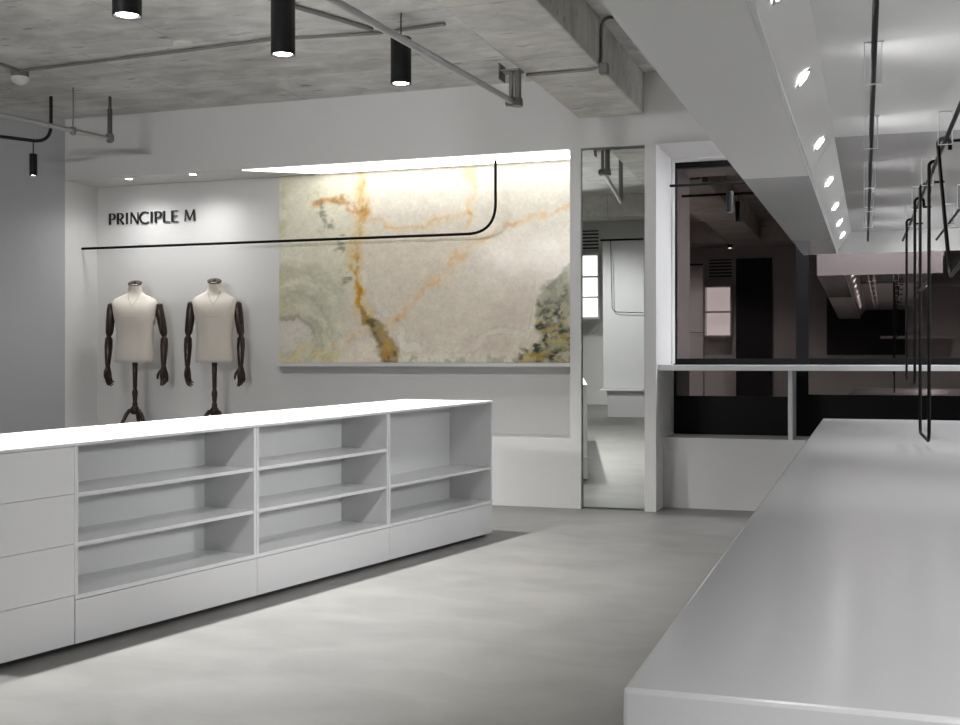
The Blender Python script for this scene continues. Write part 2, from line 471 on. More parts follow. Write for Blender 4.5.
def onyx_col(x, y):
    lf = fb(x, y, 0.010, 3.1); lg = fb(x, y, 0.010, 7.7)
    wx = x + 20 * lf + 9 * fb(x, y, 0.035, 9.0) + 4 * fb(x, y, 0.11, 2.2)
    wy = y + 20 * lg + 9 * fb(x, y, 0.035, 5.0) + 4 * fb(x, y, 0.11, 6.2)
    P = (wx, wy)
    c = C(234, 224, 208)
    c = lerp(c, C(238, 234, 224), sm(380, 130, y + 70 * fb(x, y, 0.008, 1.0)))
    c = lerp(c, C(220, 207, 192), 0.6 * sm(0.0, 0.5, fb(x, y, 0.008, 21.0) + sm(480, 740, x) * 0.4) * sm(260, 420, y))
    # left part greenish, with onion-like swirls low down
    left = sm(290, 215, wx + (14 if y > 400 else 0))
    g = C(232, 229, 209)
    ph = math.hypot(wx - 78, (wy - 600) * 0.85)
    band = 0.5 + 0.5 * math.sin(ph * 0.11 + 2.5 * fb(x, y, 0.014, 4.4))
    band2 = 0.5 + 0.5 * math.sin(ph * 0.31 + 3.0 * fb(x, y, 0.02, 4.9))
    low = sm(300, 420, y - 0.22 * (x - 60))
    g = lerp(g, C(182, 180, 158), low * (0.25 + 0.42 * band + 0.18 * band2) * sm(290, 150, wx))
    g = lerp(g, C(196, 186, 140), 0.55 * sm(105, 52, wx) * sm(-0.1, 0.6, 0.25 + fb(x, y, 0.022, 8.0)))
    g = lerp(g, C(222, 216, 208), 0.85 * sm(62, 38, math.hypot(wx - 85, wy - 580)))
    g = lerp(g, C(150, 146, 130), 0.45 * sm(9, 2, abs(math.hypot(wx - 85, wy - 580) - 58)) * sm(640, 560, wy))
    g = lerp(g, C(222, 200, 136), 0.6 * sm(590, 640, wy) * sm(-0.25, 0.4, fb(x, y, 0.03, 2.0)))
    c = lerp(c, g, left)
    r = abs(fb(x, y, 0.02, 13.0, 5))
    c = lerp(c, C(176, 172, 136), 0.42 * left * sm(0.09, 0.0, r) * sm(-0.1, 0.35, fb(x, y, 0.012, 71.0)))
    r = abs(fb(x, y, 0.012, 83.0, 5))
    c = lerp(c, C(238, 232, 220), 0.5 * (1 - left) * sm(0.05, 0.0, r))
    # cream outline bands that follow the vein and the dark corner
    d, t = poly_d(P, EDGE)
    mo = sm(-0.35, 0.3, fb(x, y, 0.016, 33.0))
    c = lerp(c, C(240, 236, 226), 0.65 * mo * sm(9, 2, abs(d - 4)))
    c = lerp(c, C(206, 196, 172), 0.45 * mo * sm(4, 0.5, abs(d - 12)))
    c = lerp(c, C(236, 231, 218), 0.45 * mo * sm(4, 1, abs(d - 18)))
    # light orange veins
    for (V, wd, a, sd) in ((D1, 7, 0.6, 17.0), (D2, 9, 0.62, 27.0), (D3, 8, 0.35, 37.0), (D4, 5, 0.55, 47.0)):
        d, t = poly_d(P, V)
        k = max(0.3, min(1, 0.6 + 1.3 * fb(x, y, 0.02, sd)))
        w2 = wd * (0.7 + 1.1 * max(0, 0.45 + fb(x, y, 0.03, sd + 3)))
        c = lerp(c, C(226, 170, 98), min(1, a * k) * sm(w2, 0, d))
        c = lerp(c, C(240, 212, 164), 0.5 * k * sm(wd * 3.2, 0, d))
    for (bx, by, br) in ((567, 235, 16), (450, 278, 22), (690, 258, 24), (372, 535, 18), (735, 232, 14), (575, 190, 10)):
        c = lerp(c, C(222, 160, 82), 0.65 * sm(br, 0, math.hypot(wx - bx, (wy - by) * 1.6)) * sm(-0.4, 0.3, fb(x, y, 0.05, 3.0)))
    # main vein and its olive foot
    d, t = poly_d(P, VEIN)
    w_ = 9 + 8 * fb(x, y, 0.03, 6.0) + 6 * t
    up = 0.45 + 0.55 * sm(0.3, 0.65, t)
    c = lerp(c, C(230, 204, 146), 0.75 * sm(w_ + 16, w_ - 4, d) * (0.5 + 0.5 * up))
    c = lerp(c, C(212, 160, 58), up * sm(w_, w_ * 0.3, d) * sm(-0.6, 0.1, fb(x, y, 0.04, 19.0)))
    c = lerp(c, C(158, 130, 60), 0.5 * sm(w_ * 0.7, 0, d) * sm(0.1, 0.4, fb(x, y, 0.05, 29.0)))
    c = lerp(c, C(196, 136, 12), 0.85 * sm(18, 4, math.hypot(wx - 265, (wy - 440) * 0.8)))
    d2, t2 = poly_d(P, [(238, 300), (230, 350), (232, 390), (226, 440)])
    c = lerp(c, C(136, 128, 108), 0.75 * sm(20, 3, d2) * sm(0.0, 0.3, fb(x * 0.35, y * 2.4, 0.03, 12.0)))
    d, t = poly_d(P, OLIVE)
    ow = 13 + 30 * t
    c = lerp(c, C(160, 140, 92), 0.85 * sm(ow, ow * 0.5, d))
    c = lerp(c, C(92, 84, 54), 0.8 * sm(0.0, 0.45, fb(x, y, 0.035, 31.0)) * sm(ow * 0.9, ow * 0.2, d))
    c = lerp(c, C(206, 160, 84), 0.7 * sm(0.05, 0.4, fb(x, y, 0.03, 36.0)) * sm(ow * 0.9, ow * 0.3, d))
    # arch
    d, t = poly_d(P, ARCH)
    c = lerp(c, C(246, 241, 226), 0.7 * sm(38, 14, math.hypot(wx - 222, (wy - 248) * 1.3)))
    c = lerp(c, C(210, 156, 92), 0.85 * sm(17, 2, d) * sm(-0.7, 0.0, fb(x, y, 0.04, 39.0)))
    c = lerp(c, C(146, 132, 96), 0.7 * sm(14, 1, d) * sm(0.05, 0.35, fb(x, y, 0.045, 49.0)))
    d, t = poly_d(P, GREY)
    c = lerp(c, C(130, 128, 112), (0.6 + 0.35 * t) * sm(15 + 7 * t, 3, d) * sm(-0.9, -0.1, fb(x, y, 0.05, 59.0)))
    # dark green corner
    if x > 560:
        ins = inpoly(P, DARK)
        dd, t = poly_d(P, DARK + [DARK[0]])
        k = sm(-8, 6, dd if ins else -dd)
        if k > 0:
            q = lerp(C(172, 170, 142), C(128, 128, 102), sm(-0.3, 0.3, fb(x, y, 0.028, 41.0)))
            lowr = sm(440, 520, wy)
            q = lerp(q, C(60, 70, 62), (0.15 + 0.8 * lowr) * sm(0.05, 0.28, fb(x, y, 0.036, 51.0)))
            q = lerp(q, C(206, 200, 178), 0.75 * lowr * sm(0.08, 0.35, fb(x, y, 0.036, 91.0)))
            for (bx, by, br) in ((820, 455, 16), (765, 508, 18), (797, 522, 15), (760, 545, 18), (858, 500, 18), (768, 590, 16), (790, 625, 16), (755, 635, 14), (812, 560, 22), (825, 600, 18)):
                q = lerp(q, C(46, 50, 40), 0.85 * sm(br, br * 0.2, math.hypot(wx - bx, wy - by)) * sm(-0.6, 0.0, fb(x, y, 0.07, 15.0)))
            q = lerp(q, C(206, 178, 104), 0.6 * sm(0.1, 0.4, fb(x * 0.4, y * 1.6, 0.03, 95.0)) * sm(470, 520, wy))
            q = lerp(q, C(220, 186, 104), 0.85 * sm(38, 12, math.hypot((wx - 856) * 1.6, (wy - 612) * 0.8)))
            c = lerp(c, q, k)
        for (bx, by, br) in ((710, 618, 14), (692, 640, 14), (630, 637, 13), (622, 650, 12), (668, 650, 9)):
            c = lerp(c, C(88, 92, 74), 0.8 * sm(br, br * 0.3, math.hypot(wx - bx, wy - by)))
    if y > 596 and x > 380:
        c = lerp(c, C(238, 235, 220), 0.6 * sm(618, 640, wy) * sm(710, 660, x))
        c = lerp(c, C(160, 160, 128), 0.6 * sm(0.12, 0.45, fb(x, y, 0.03, 61.0)) * sm(625, 645, wy) * sm(710, 660, x))
    mt = 1 + 0.07 * fb(x, y, 0.03, 14.0) + 0.05 * fb(x, y, 0.12, 24.0)
    return [v * mt for v in c]
NX, NZ = 330, 200
verts, faces, cols = [], [], []
for j in range(NZ + 1):
    for i in range(NX + 1):
        uu, vv = i / NX, j / NZ
        verts.append(((OX1 - OX0) * uu, 0.0, (OZ1 - OZ0) * vv))
        # slab coordinates, y counted down from the top
        sx = 52 + 810 * ((uu * 0.96) + 0.04 * uu * uu)
        top = 128 - 46 * uu
        cols.append(onyx_col(sx, top + (655 - top) * (1 - vv)))
for j in range(NZ):
    for i in range(NX):
        a = j * (NX + 1) + i
        faces.append((a, a + 1, a + NX + 2, a + NX + 1))
nb = len(verts)
Wd, Hd = OX1 - OX0, OZ1 - OZ0
verts += [(0, 0.018, 0), (Wd, 0.018, 0), (Wd, 0.018, Hd), (0, 0.018, Hd)]
faces.append((nb, nb + 3, nb + 2, nb + 1))
faces.append((0, nb, nb + 1, NX)); faces.append(((NX + 1) * NZ, (NX + 1) * NZ + NX, nb + 2, nb + 3))
faces.append((0, (NX + 1) * NZ, nb + 3, nb)); faces.append((NX, nb + 1, nb + 2, (NX + 1) * NZ + NX))
cols += [C(210, 200, 186)] * 4
me = bpy.data.meshes.new('onyx_panel'); me.from_pydata(verts, [], faces)
ca = me.color_attributes.new('onyx', 'FLOAT_COLOR', 'POINT')
for i, c in enumerate(cols): ca.data[i].color = (c[0], c[1], c[2], 1)
me.materials.append(M['onyx'])
on = bpy.data.objects.new('onyx_panel', me); COL.objects.link(on); on.location = (OX0, YN - 0.019, OZ0)
tag(on, 'large cream onyx slab with orange veins and a dark green corner on the niche back', 'stone panel')

sh = MB().box(OX0 - 0.003, XNR - 0.004, 9.40, YN - 0.002, 1.165, 1.197).build('wall_shelf', M['lam'], bevel=0.002)
tag(sh, 'thin white ledge under the onyx slab', 'shelf')

# LED strip in the niche head
ls = empty('linear_light', 'LED line with a glowing panel standing for the lit soffit in the niche head above the onyx', 'light', (-5.30, 9.44, ZN - 0.014))
MB().prism([(-0.15, -0.195), (5.30 + XNR - 0.02, -0.195), (5.30 + XNR - 0.02, 0.20), (0.45, 0.20)], 'z', 0.004, 0.013).build('diffuser', M['litsoffit'], ls)  # panel glow stands in for the brightly lit soffit, tapered like its fade
MB().box(0.45, 5.30 + XNR - 0.03, 0.075, 0.09, -0.002, 0.004).build('led_line', M['led'], ls)

# two recessed downlights
def downlight(px, py, label):
    q = at_z(px, py, ZN)
    t = empty('recessed_downlight', label, 'light', (q.x, q.y, ZN), 0, 'downlights in the niche head')
    MB().lathe([(0.03, -0.004), (0.03, -0.0005)]).build('lens', M['lamp'], t)
    MB().lathe([(0.032, -0.006), (0.044, -0.004), (0.044, -0.0005), (0.032, -0.0005)], hollow=True).build('trim_ring', M['lam'], t)
    l = bpy.data.lights.new('light', 'SPOT'); l.energy = 34; l.spot_size = 2.8; l.spot_blend = 1.0; l.shadow_soft_size = 0.12
    lo = bpy.data.objects.new('light', l); COL.objects.link(lo); lo.parent = t; lo.location = (0, 0, -0.02)
downlight(129, 178.5, 'left recessed downlight in the niche head above the sign')
downlight(193, 174.0, 'right recessed downlight in the niche head, nearer the onyx')

# ------------------------------------------------------------------ niche clothes rail
Yr = 9.48
a = at_y(82, 247.5, Yr); zr = a.z - 0.012
xr = at_y(495.5, 200, Yr).x
rl = MB().tube(fillet([(XNL + 0.002, Yr, zr), (xr, Yr, zr), (xr, Yr, ZN - 0.0105)], 0.26, 12), 0.0125, 12)
tag(rl.build('hanging_rail', M['blackrail']), 'long black clothes rail bent up into the niche head before the onyx', 'clothes rail')

# ------------------------------------------------------------------ sign letters
sg = empty('wall_sign', 'black raised letters reading PRINCIPLE M on the niche wall', 'sign', (-7.23, YN - 0.019, at_y(110, 224.8, 9.7).z))
HH = 0.112
def stroke(mb, pts, ws):
    """flat ribbon with varying width, extruded"""
    n = len(pts); L_, R_ = [], []
    for i in range(n):
        a = Vector(pts[max(0, i - 1)]); b_ = Vector(pts[min(n - 1, i + 1)])
        t = (b_ - a).normalized(); nr = Vector((-t.y, t.x))
        w_ = ws[i] if isinstance(ws, (list, tuple)) else ws
        L_.append(Vector(pts[i]) + nr * w_ / 2); R_.append(Vector(pts[i]) - nr * w_ / 2)
    for i in range(n - 1):
        mb.prism([(p.x * HH, p.y * HH) for p in (L_[i], L_[i + 1], R_[i + 1], R_[i])], 'y', 0, 0.012)
TK, TN = 0.17, 0.075
def arc(cx, cy, rx, ry, a0, a1, n=12):
    return [(cx + rx * math.cos(math.radians(a0 + (a1 - a0) * k / n)), cy + ry * math.sin(math.radians(a0 + (a1 - a0) * k / n))) for k in range(n + 1)]
def bw(n, a, b_): return [a + (b_ - a) * math.sin(PI * k / n) for k in range(n + 1)]
def letter(ch, x, w_):
    mb = MB()
    X = lambda v: x + v * w_
    if ch in 'PR':
        stroke(mb, [(X(0.12), 0), (X(0.12), 1)], TK)
        bt = 0.46
        a_ = [(X(0.12), 0.965), (X(0.5), 0.965)] + arc(X(0.5), (0.965 + bt) / 2, 0.42 * w_, (0.965 - bt) / 2, 90, -90) + [(X(0.12), bt)]
        stroke(mb, a_, [TN, TN] + bw(12, TN, TK) + [TN])
        if ch == 'R':
            stroke(mb, [(X(0.45), 0.47), (X(1.05), 0)], [TN * 1.5, TK * 1.05])
    elif ch == 'I':
        stroke(mb, [(X(0.5), 0), (X(0.5), 1)], TK)
    elif ch == 'N':
        stroke(mb, [(X(0.06), 0), (X(0.06), 1)], TN); stroke(mb, [(X(0.95), 0), (X(0.95), 1)], TN)
        stroke(mb, [(X(0.08), 1), (X(0.93), 0.0)], TK)
    elif ch == 'C':
        stroke(mb, arc(X(0.62), 0.5, 0.58 * w_, 0.49, 48, 312, 20), bw(20, TN, TK))
    elif ch == 'L':
        stroke(mb, [(X(0.12), 0), (X(0.12), 1)], TK); stroke(mb, [(X(0.12), 0.04), (X(1), 0.04)], TN)
    elif ch == 'E':
        stroke(mb, [(X(0.12), 0), (X(0.12), 1)], TK)
        for (zz, e) in ((0.04, 1.0), (0.52, 0.88), (0.96, 0.96)): stroke(mb, [(X(0.12), zz), (X(e), zz)], TN)
    elif ch == 'M':
        stroke(mb, [(X(0.04), 0), (X(0.12), 1)], TN); stroke(mb, [(X(0.95), 0), (X(0.88), 1)], TK)
        stroke(mb, [(X(0.12), 1), (X(0.5), 0.12)], TK * 0.95); stroke(mb, [(X(0.5), 0.12), (X(0.88), 1)], TN)
    for zz in (0.25, 0.8):                                   # stand-off pin
        mb.tube([((X(0.12) if ch not in 'I' else X(0.5)) * HH, 0.012, zz * HH), ((X(0.12) if ch not in 'I' else X(0.5)) * HH, 0.0185, zz * HH)], 0.003, 6)
    return mb
cw = 688.0
for ch, x0, x1 in (('P', 150, 200), ('R', 215, 266), ('I', 288, 303), ('N', 325, 388), ('C', 398, 470), ('I', 487, 501), ('P', 520, 572), ('L', 587, 638), ('E', 652, 705), ('M', 755, 838)):
    k = 0.99 / cw / HH
    letter(ch, (x0 - 150) * k, (x1 - x0) * k).build('letter', M['letter'], sg)

# ------------------------------------------------------------------ mirror
n_ = Vector((0.037, -1, -0.0150)).normalized()
mr = empty('wall_mirror', 'tall narrow mirror set into the white wall right of the niche', 'mirror', ((XML + XMR) / 2, YB + 0.066, 0.012))
zax = (Vector((0, 0, 1)) - n_ * n_.z).normalized(); xax = zax.cross(n_) * -1
xax = (-n_).cross(zax).normalized()
R3 = Matrix((xax, -n_, zax)).transposed()
mr.rotation_euler = R3.to_euler()
hw = (XMR - XML) / 2 - 0.006
MB().box(-hw, hw, 0.0, 0.008, 0, 2.93).build('mirror_glass', M['mirror'], mr)
fr = MB()
fr.box(-hw - 0.004, -hw, -0.006, 0.012, 0, 2.934).box(hw, hw + 0.004, -0.006, 0.012, 0, 2.934)
fr.box(-hw, hw, -0.006, 0.012, 2.93, 2.934).box(-hw, hw, -0.006, 0.012, -0.004, 0)
fr.build('frame', M['galvd'], mr)

# ------------------------------------------------------------------ island of cabinets (left)
CO = Vector((-3.167, 4.0245, 0)); CD = Vector((0.1795, 0.9837, 0)); CN = Vector((-0.9837, 0.1795, 0))
LEN = 3.65; DEP = 0.72
def cab(p):
    """p = (distance along the front, depth behind the front, height fraction)"""
    hgt = 0.843 + 0.070 * p.x / LEN
    q = CO + CD * p.x + CN * p.y
    q.z = 0.022 + p.z * hgt if p.z >= 0 else 0.022 + p.z
    return q
def cabroot(name, s, label, cat, group=None):
    q = cab(Vector((s, 0.0, 0))); q.z = 0
    return empty(name, label, cat, q, 0, group), q
B1 = 0.2417; WT = 0.018; SH = [0.4895, 0.737]; bay = LEN / 3; BS = [0.0, 1.16, 2.36, LEN]
def cbuild(mb, name, mat, root, q, bevel=0.0):
    for v in mb.bm.verts: v.co = v.co - q
    return mb.build(name, mat, root, bevel)
names = ['white open shelf cabinet beside the drawers, nearest to the camera', 'white open shelf cabinet in the middle of the island', 'white open shelf cabinet at the far end of the island with one shelf']
for i in range(3):
    s0, s1 = BS[i] + 0.0015, BS[i + 1] - 0.0015
    t, q = cabroot('shelf_cabinet', (s0 + s1) / 2, names[i], 'cabinet', 'open shelf cabinets of the white island')
    pt = 0.018
    e = 0.004
    cbuild(MB().box(s0, s0 + pt, e, DEP, B1, 1 - WT, cab), 'side_panel', M['lam'], t, q)
    cbuild(MB().box(s1 - pt, s1, e, DEP, B1, 1 - WT, cab), 'side_panel', M['lam'], t, q)
    cbuild(MB().box(s0 + pt, s1 - pt, 0.335, 0.355, B1, 1 - WT, cab), 'back_panel', M['lam2'], t, q)
    for zz in ([SH[0], SH[1]] if i < 2 else [SH[0]]):
        cbuild(MB().box(s0 + pt, s1 - pt, 0.008, 0.335, zz - 0.010, zz + 0.010, cab), 'shelf', M['lam2'], t, q)
    cbuild(MB().box(s0, s1, 0.0, DEP, B1 - 0.022, B1, cab), 'base_board', M['lam2'], t, q)
    cbuild(MB().box(s0, s1, 0.0, DEP, 0, B1 - 0.026, cab), 'plinth_drawer', M['lam'], t, q)
    cbuild(MB().box(s0, s1, 0.06, DEP - 0.06, -0.022, 0, cab), 'plinth', M['shadowgap'], t, q)
s0, s1 = -0.43, -0.0035
t, q = cabroot('drawer_cabinet', (s0 + s1) / 2, 'white cabinet of four handleless drawers at the near end of the island', 'cabinet')
cbuild(MB().box(s0, s1, 0.02, DEP, 0, 1 - WT, cab), 'carcass', M['lam'], t, q)
ds = [0.0, 0.243, 0.497, 0.746, 1 - WT]
for k in range(4):
    cbuild(MB().box(s0, s1, 0.0, 0.019, ds[k] + 0.0014, ds[k + 1] - 0.0014, cab), 'drawer_front', M['lam'], t, q)
cbuild(MB().box(s0, s1, 0.06, DEP - 0.06, -0.022, 0, cab), 'plinth', M['shadowgap'], t, q)
wt = MB().box(-0.43, LEN, -0.002, DEP, 1 - WT + 0.001, 1.0, cab)
wt = wt.build('worktop', M['lam'], bevel=0.002); tag(wt, 'brightly lit white worktop running over the shelf and drawer cabinets', 'worktop')

# ------------------------------------------------------------------ right display table
CZ = 0.80
dt = MB().prism([(-0.294, 1.40), (1.5, 1.40), (1.5, 8.6), (-0.352, 8.6)], 'z', 0.0, CZ).build('display_table', M['solid'], bevel=0.006)
tag(dt, 'long glossy white display table in the right foreground under the canopy', 'table')

# ------------------------------------------------------------------ canopy
ZB, ZT = 2.01, 2.17
cx0, cx1, cx2, cx3 = -0.54, -0.265, -0.165, 0.58
cp = empty('ceiling_canopy', 'white dropped canopy with sloped light trough over the display table', 'canopy', (cx0, 3, ZT)); struct(cp)
def cbox(mb, pts, y0, y1):
    mb.prism([(x - cx0, z - ZT) for (x, z) in pts], 'y', y0 - 3, y1 - 3)
    for v in mb.bm.verts:                     # the outer face runs very slightly out of parallel
        if v.co.x < 0.02: v.co.x += 0.029 - 0.011 * (9.0 - (v.co.y + 3))
    return mb
YE = 9.0
segs = [(-2.2, 5.2), (5.203, 6.9), (6.903, YE)]
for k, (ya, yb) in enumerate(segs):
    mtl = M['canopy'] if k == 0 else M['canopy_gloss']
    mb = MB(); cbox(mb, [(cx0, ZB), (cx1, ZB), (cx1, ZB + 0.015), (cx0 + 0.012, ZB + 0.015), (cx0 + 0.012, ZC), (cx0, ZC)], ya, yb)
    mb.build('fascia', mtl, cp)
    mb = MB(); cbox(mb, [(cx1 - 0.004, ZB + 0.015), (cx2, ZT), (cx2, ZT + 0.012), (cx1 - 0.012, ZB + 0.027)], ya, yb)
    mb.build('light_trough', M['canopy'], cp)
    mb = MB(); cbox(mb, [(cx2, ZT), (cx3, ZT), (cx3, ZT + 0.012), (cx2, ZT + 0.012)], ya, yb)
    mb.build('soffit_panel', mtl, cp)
mb = MB(); cbox(mb, [(cx0, ZB), (cx3, ZB), (cx3, ZC), (cx0, ZC)], YE, YE + 0.02); mb.build('end_panel', M['canopy'], cp)
mb = MB(); cbox(mb, [(cx3, ZT - 0.0), (cx3 + 0.015, ZT), (cx3 + 0.015, ZC), (cx3, ZC)], -2.2, YE); mb.build('side_panel', M['canopy'], cp)
mb = MB(); cbox(mb, [(cx1 - 0.004, ZB - 0.004), (cx1 + 0.006, ZB - 0.004), (cx1 + 0.006, ZB + 0.013), (cx1 - 0.004, ZB + 0.013)], -2.2, YE); mb.build('edge_trim', M['lam'], cp)

# spots on the slope
tgt = Vector((0.813, 0, -0.583)).normalized()
rot = Vector((0, 0, -1)).rotation_difference(tgt)
ys = [1.0, 1.95, 2.87, 3.77, 4.92, 5.98, 6.95, 7.75, 8.5]
slab = ['first in frame, nearest', 'second from the camera', 'third from the camera', 'fourth from the camera', 'fifth from the camera', 'last, by the canopy end']
proto = None
for k, y in enumerate(ys):
    mid = Vector((-0.217, y, 2.0975)) + tgt * 0.004
    lab = 'recessed spotlight in the canopy light trough, ' + (slab[k - 3] if k >= 3 else ['above the camera, rearmost', 'above the camera, middle', 'above the camera, foremost'][k])
    if proto is None:
        proto = empty('recessed_spotlight', lab, 'light', mid, 0, 'spotlights along the canopy trough')
        proto.rotation_mode = 'QUATERNION'; proto.rotation_quaternion = rot
        MB().lathe([(0.025, -0.003), (0.025, 0.0)]).build('lens', M['spotglow'], proto)
        MB().lathe([(0.026, -0.004), (0.036, -0.002), (0.036, 0.0), (0.026, 0.0)], hollow=True).build('trim_ring', M['ring'], proto)
        l = bpy.data.lights.new('light', 'SPOT'); l.energy = 38; l.spot_size = 2.5; l.spot_blend = 1.0; l.shadow_soft_size = 0.08
        lo = bpy.data.objects.new('light', l); COL.objects.link(lo); lo.parent = proto; lo.location = (0, 0, -0.012)
        c = proto
    else:
        c = copy_tree(proto); c.location = mid; c['label'] = lab

# rails under the canopy
ZRAIL = 2.055
def canopy_rail(pts, ybr, label, peg):
    x0, y0 = pts[0]; x1, y1 = pts[-1]
    rt = empty('hanging_rail', label, 'clothes rail', (x0, y0, ZRAIL), 0, 'black rails under the canopy')
    off = Vector((x0, y0, ZRAIL))
    X = lambda y: x0 + (x1 - x0) * (y - y0) / (y1 - y0)
    MB().tube([Vector((x0, y0, ZRAIL)) - off, Vector((x1, y1, ZRAIL)) - off], 0.008, 12).build('rod', M['blackrail'], rt)
    for y in ybr:
        bq = Vector((X(y), y, ZRAIL)) - off
        br = MB().box(bq.x - 0.024, bq.x + 0.024, bq.y - 0.003, bq.y + 0.003, -0.012, ZT - ZRAIL - 0.001).build('bracket', M['acrylic'], rt)
        e = MB().box(bq.x - 0.024, bq.x + 0.024, bq.y - 0.0034, bq.y + 0.0034, -0.0145, -0.012).box(bq.x - 0.0262, bq.x - 0.024, bq.y - 0.0034, bq.y + 0.0034, -0.0145, ZT - ZRAIL - 0.001).box(bq.x + 0.024, bq.x + 0.0262, bq.y - 0.0034, bq.y + 0.0034, -0.0145, ZT - ZRAIL - 0.001)
        e.box(bq.x - 0.024, bq.x + 0.03, bq.y - 0.006, bq.y + 0.006, ZT - ZRAIL - 0.004, ZT - ZRAIL)
        e.build('bracket_edge', M['acredge'], br)
        if peg:
            MB().tube([(bq.x + 0.03, bq.y, 0), (bq.x + 0.075, bq.y, 0)], 0.006, 8).build('peg', M['blackrail'], rt)
YBR = [2.65, 3.69, 4.80, 5.88, 6.80, 7.60]
canopy_rail([(0.020, 0.8), (-0.048, 8.55)], [1.6] + YBR, 'straight black rail with clear brackets under the canopy, left of the hanging frames', False)
RX = lambda y: 0.268 - (y - 4.17) * 0.0187
canopy_rail([(RX(0.8), 0.8), (RX(8.62), 8.62)], [1.6] + YBR, 'black rail under the canopy carrying the hanging black frames', True)
canopy_rail([(0.50, 4.8), (0.405, 8.63)], [5.88, 6.80, 7.60], 'short black rail under the canopy at the right edge, behind the frames', False)

def hook_frame(ya, yb, zb, cross, label, lean=(0, 0)):
    """two rods hooked over the rail, joined by a bar at the bottom"""
    rt = empty('hanging_rack', label, 'display rack', (RX(ya), ya, zb), 0, 'black frames hanging from the canopy rail')
    off = Vector((RX(ya), ya, zb)); r = 0.0075
    hz = ZRAIL + 0.008 + r
    xo = 0.022
    A = Vector((RX(ya) - xo, ya, hz)); B = Vector((RX(yb) - xo, yb, hz))
    body = fillet([A - Vector((0, 0, 0.02)), Vector((A.x + lean[0], ya, zb)), Vector((B.x + lean[1], yb, zb)), B - Vector((0, 0, 0.02))], 0.07, 8)
    MB().tube([p - off for p in body], r, 10).build('rod_loop', M['blackrail'], rt)
    for P in (A, B):
        pts = [P + Vector((0, 0, -0.021))]
        for k in range(9):
            a_ = PI - PI * k / 8
            pts.append(P + Vector((0.022 + 0.022 * math.cos(a_), 0, -0.014 + 0.020 * math.sin(a_))))
        pts.append(P + Vector((0.044, 0, -0.04)))
        MB().tube([p - off for p in pts], r, 10).build('hook', M['blackrail'], rt)
    if cross:
        a1 = Vector((A.x, ya, cross)); b1 = Vector((B.x, yb, cross))
        MB().tube([a1 - off, b1 - off], r * 0.95, 10).build('cross_bar', M['blackrail'], rt)
hook_frame(5.40, 6.08, 0.855, 1.555, 'tall black hanging frame reaching down nearly to the table top')
hook_frame(6.58, 7.54, 1.083, None, 'black hanging frame behind the tall one, ending above the far table edge')
hook_frame(2.90, 4.86, 1.535, None, 'short black hanging frame cut off by the right picture edge', (0.0, 0.045))

# ------------------------------------------------------------------ window track with pendant
zt_ = at_y(669, 186, 9.80).z
tk = MB().tube([(XP + 0.014, 9.80, zt_), (XR - 0.01, 9.80, zt_)], 0.012, 10).build('light_track', M['black'])
tag(tk, 'thin black light rail spanning the window recess', 'light rail')
def pendant(name, top, drop, r, h, energy, label, group, size=1.5, soft=0.03, cat='pendant lamp'):
    t = empty(name, label, cat, top, 0, group)
    if drop > 0:
        MB().tube([(0, 0, 0), (0, 0, -drop - 0.004)], 0.005, 8).build('stem', M['black'], t)
    MB().lathe([(r * 0.96, -drop), (r, -drop - 0.004), (r, -drop - h), (r * 0.9, -drop - h), (r * 0.84, -drop - h + 0.02), (r * 0.2, -drop - h + 0.02)], seg=28).build('housing', M['black'], t)
    MB().lathe([(r * 0.78, -drop - h + 0.012), (r * 0.70, -drop - h + 0.006), (r * 0.2, -drop - h + 0.006)], seg=20).build('lens', M['lamp'], t)
    if energy:
        l = bpy.data.lights.new('light', 'SPOT'); l.energy = energy; l.spot_size = size; l.spot_blend = 0.7; l.shadow_soft_size = soft
        lo = bpy.data.objects.new('light', l); COL.objects.link(lo); lo.parent = t; lo.location = (0, 0, -drop - h - 0.005)
    return t
pq = at_y(730, 186, 9.80)
pendant('pendant_lamp', (pq.x, 9.80, zt_ - 0.012), 0.06, 0.030, 0.175, 18, 'small black pendant spotlight hanging from the window light rail', None)
# hidden cove light of the window recess (behind the canopy)
lw_ = empty('linear_light', 'linear light in the window head behind the canopy', 'light', (-0.85, 9.62, ZN - 0.02))
MB().box(0, 3.2, -0.04, 0.04, 0, 0.02).build('diffuser', M['ledcool'], lw_)

# ------------------------------------------------------------------ ceiling spots above the island
cyl = [((401, 84), 'farthest of the three black cylinder spots, half behind the steel pipe'), ((283, 55), 'middle black cylinder spotlight on the concrete ceiling'), ((127, 16), 'nearest black cylinder spotlight, cut by the top picture edge')]
for (k, (pp, lab)) in enumerate(cyl):
    r_ = ray(pp[0], pp[1])
    o_ = CO + CN * 0.40                       # the row of lamps runs parallel to the island, 0.4 m behind its front
    tt = (o_.x * CD.y - o_.y * CD.x) / (r_.x * CD.y - r_.y * CD.x)
    q = r_ * tt + Vector((0, 0, H))
    L_ = 0.31 if k == 0 else 0.40
    pendant('ceiling_spotlight', (q.x, q.y, ZC - 0.001), ZC - q.z - L_, 0.070, L_, 380, lab, 'cylinder spotlights over the island', 1.85, 0.04, 'ceiling light')
q = CO + CN * 0.40 - CD * 0.5
pendant('ceiling_spotlight', (q.x, q.y, ZC - 0.001), 0.30, 0.070, 0.40, 380, 'black cylinder spotlight over the island outside the picture', 'cylinder spotlights outside the picture', 2.1, 0.04, 'ceiling light')

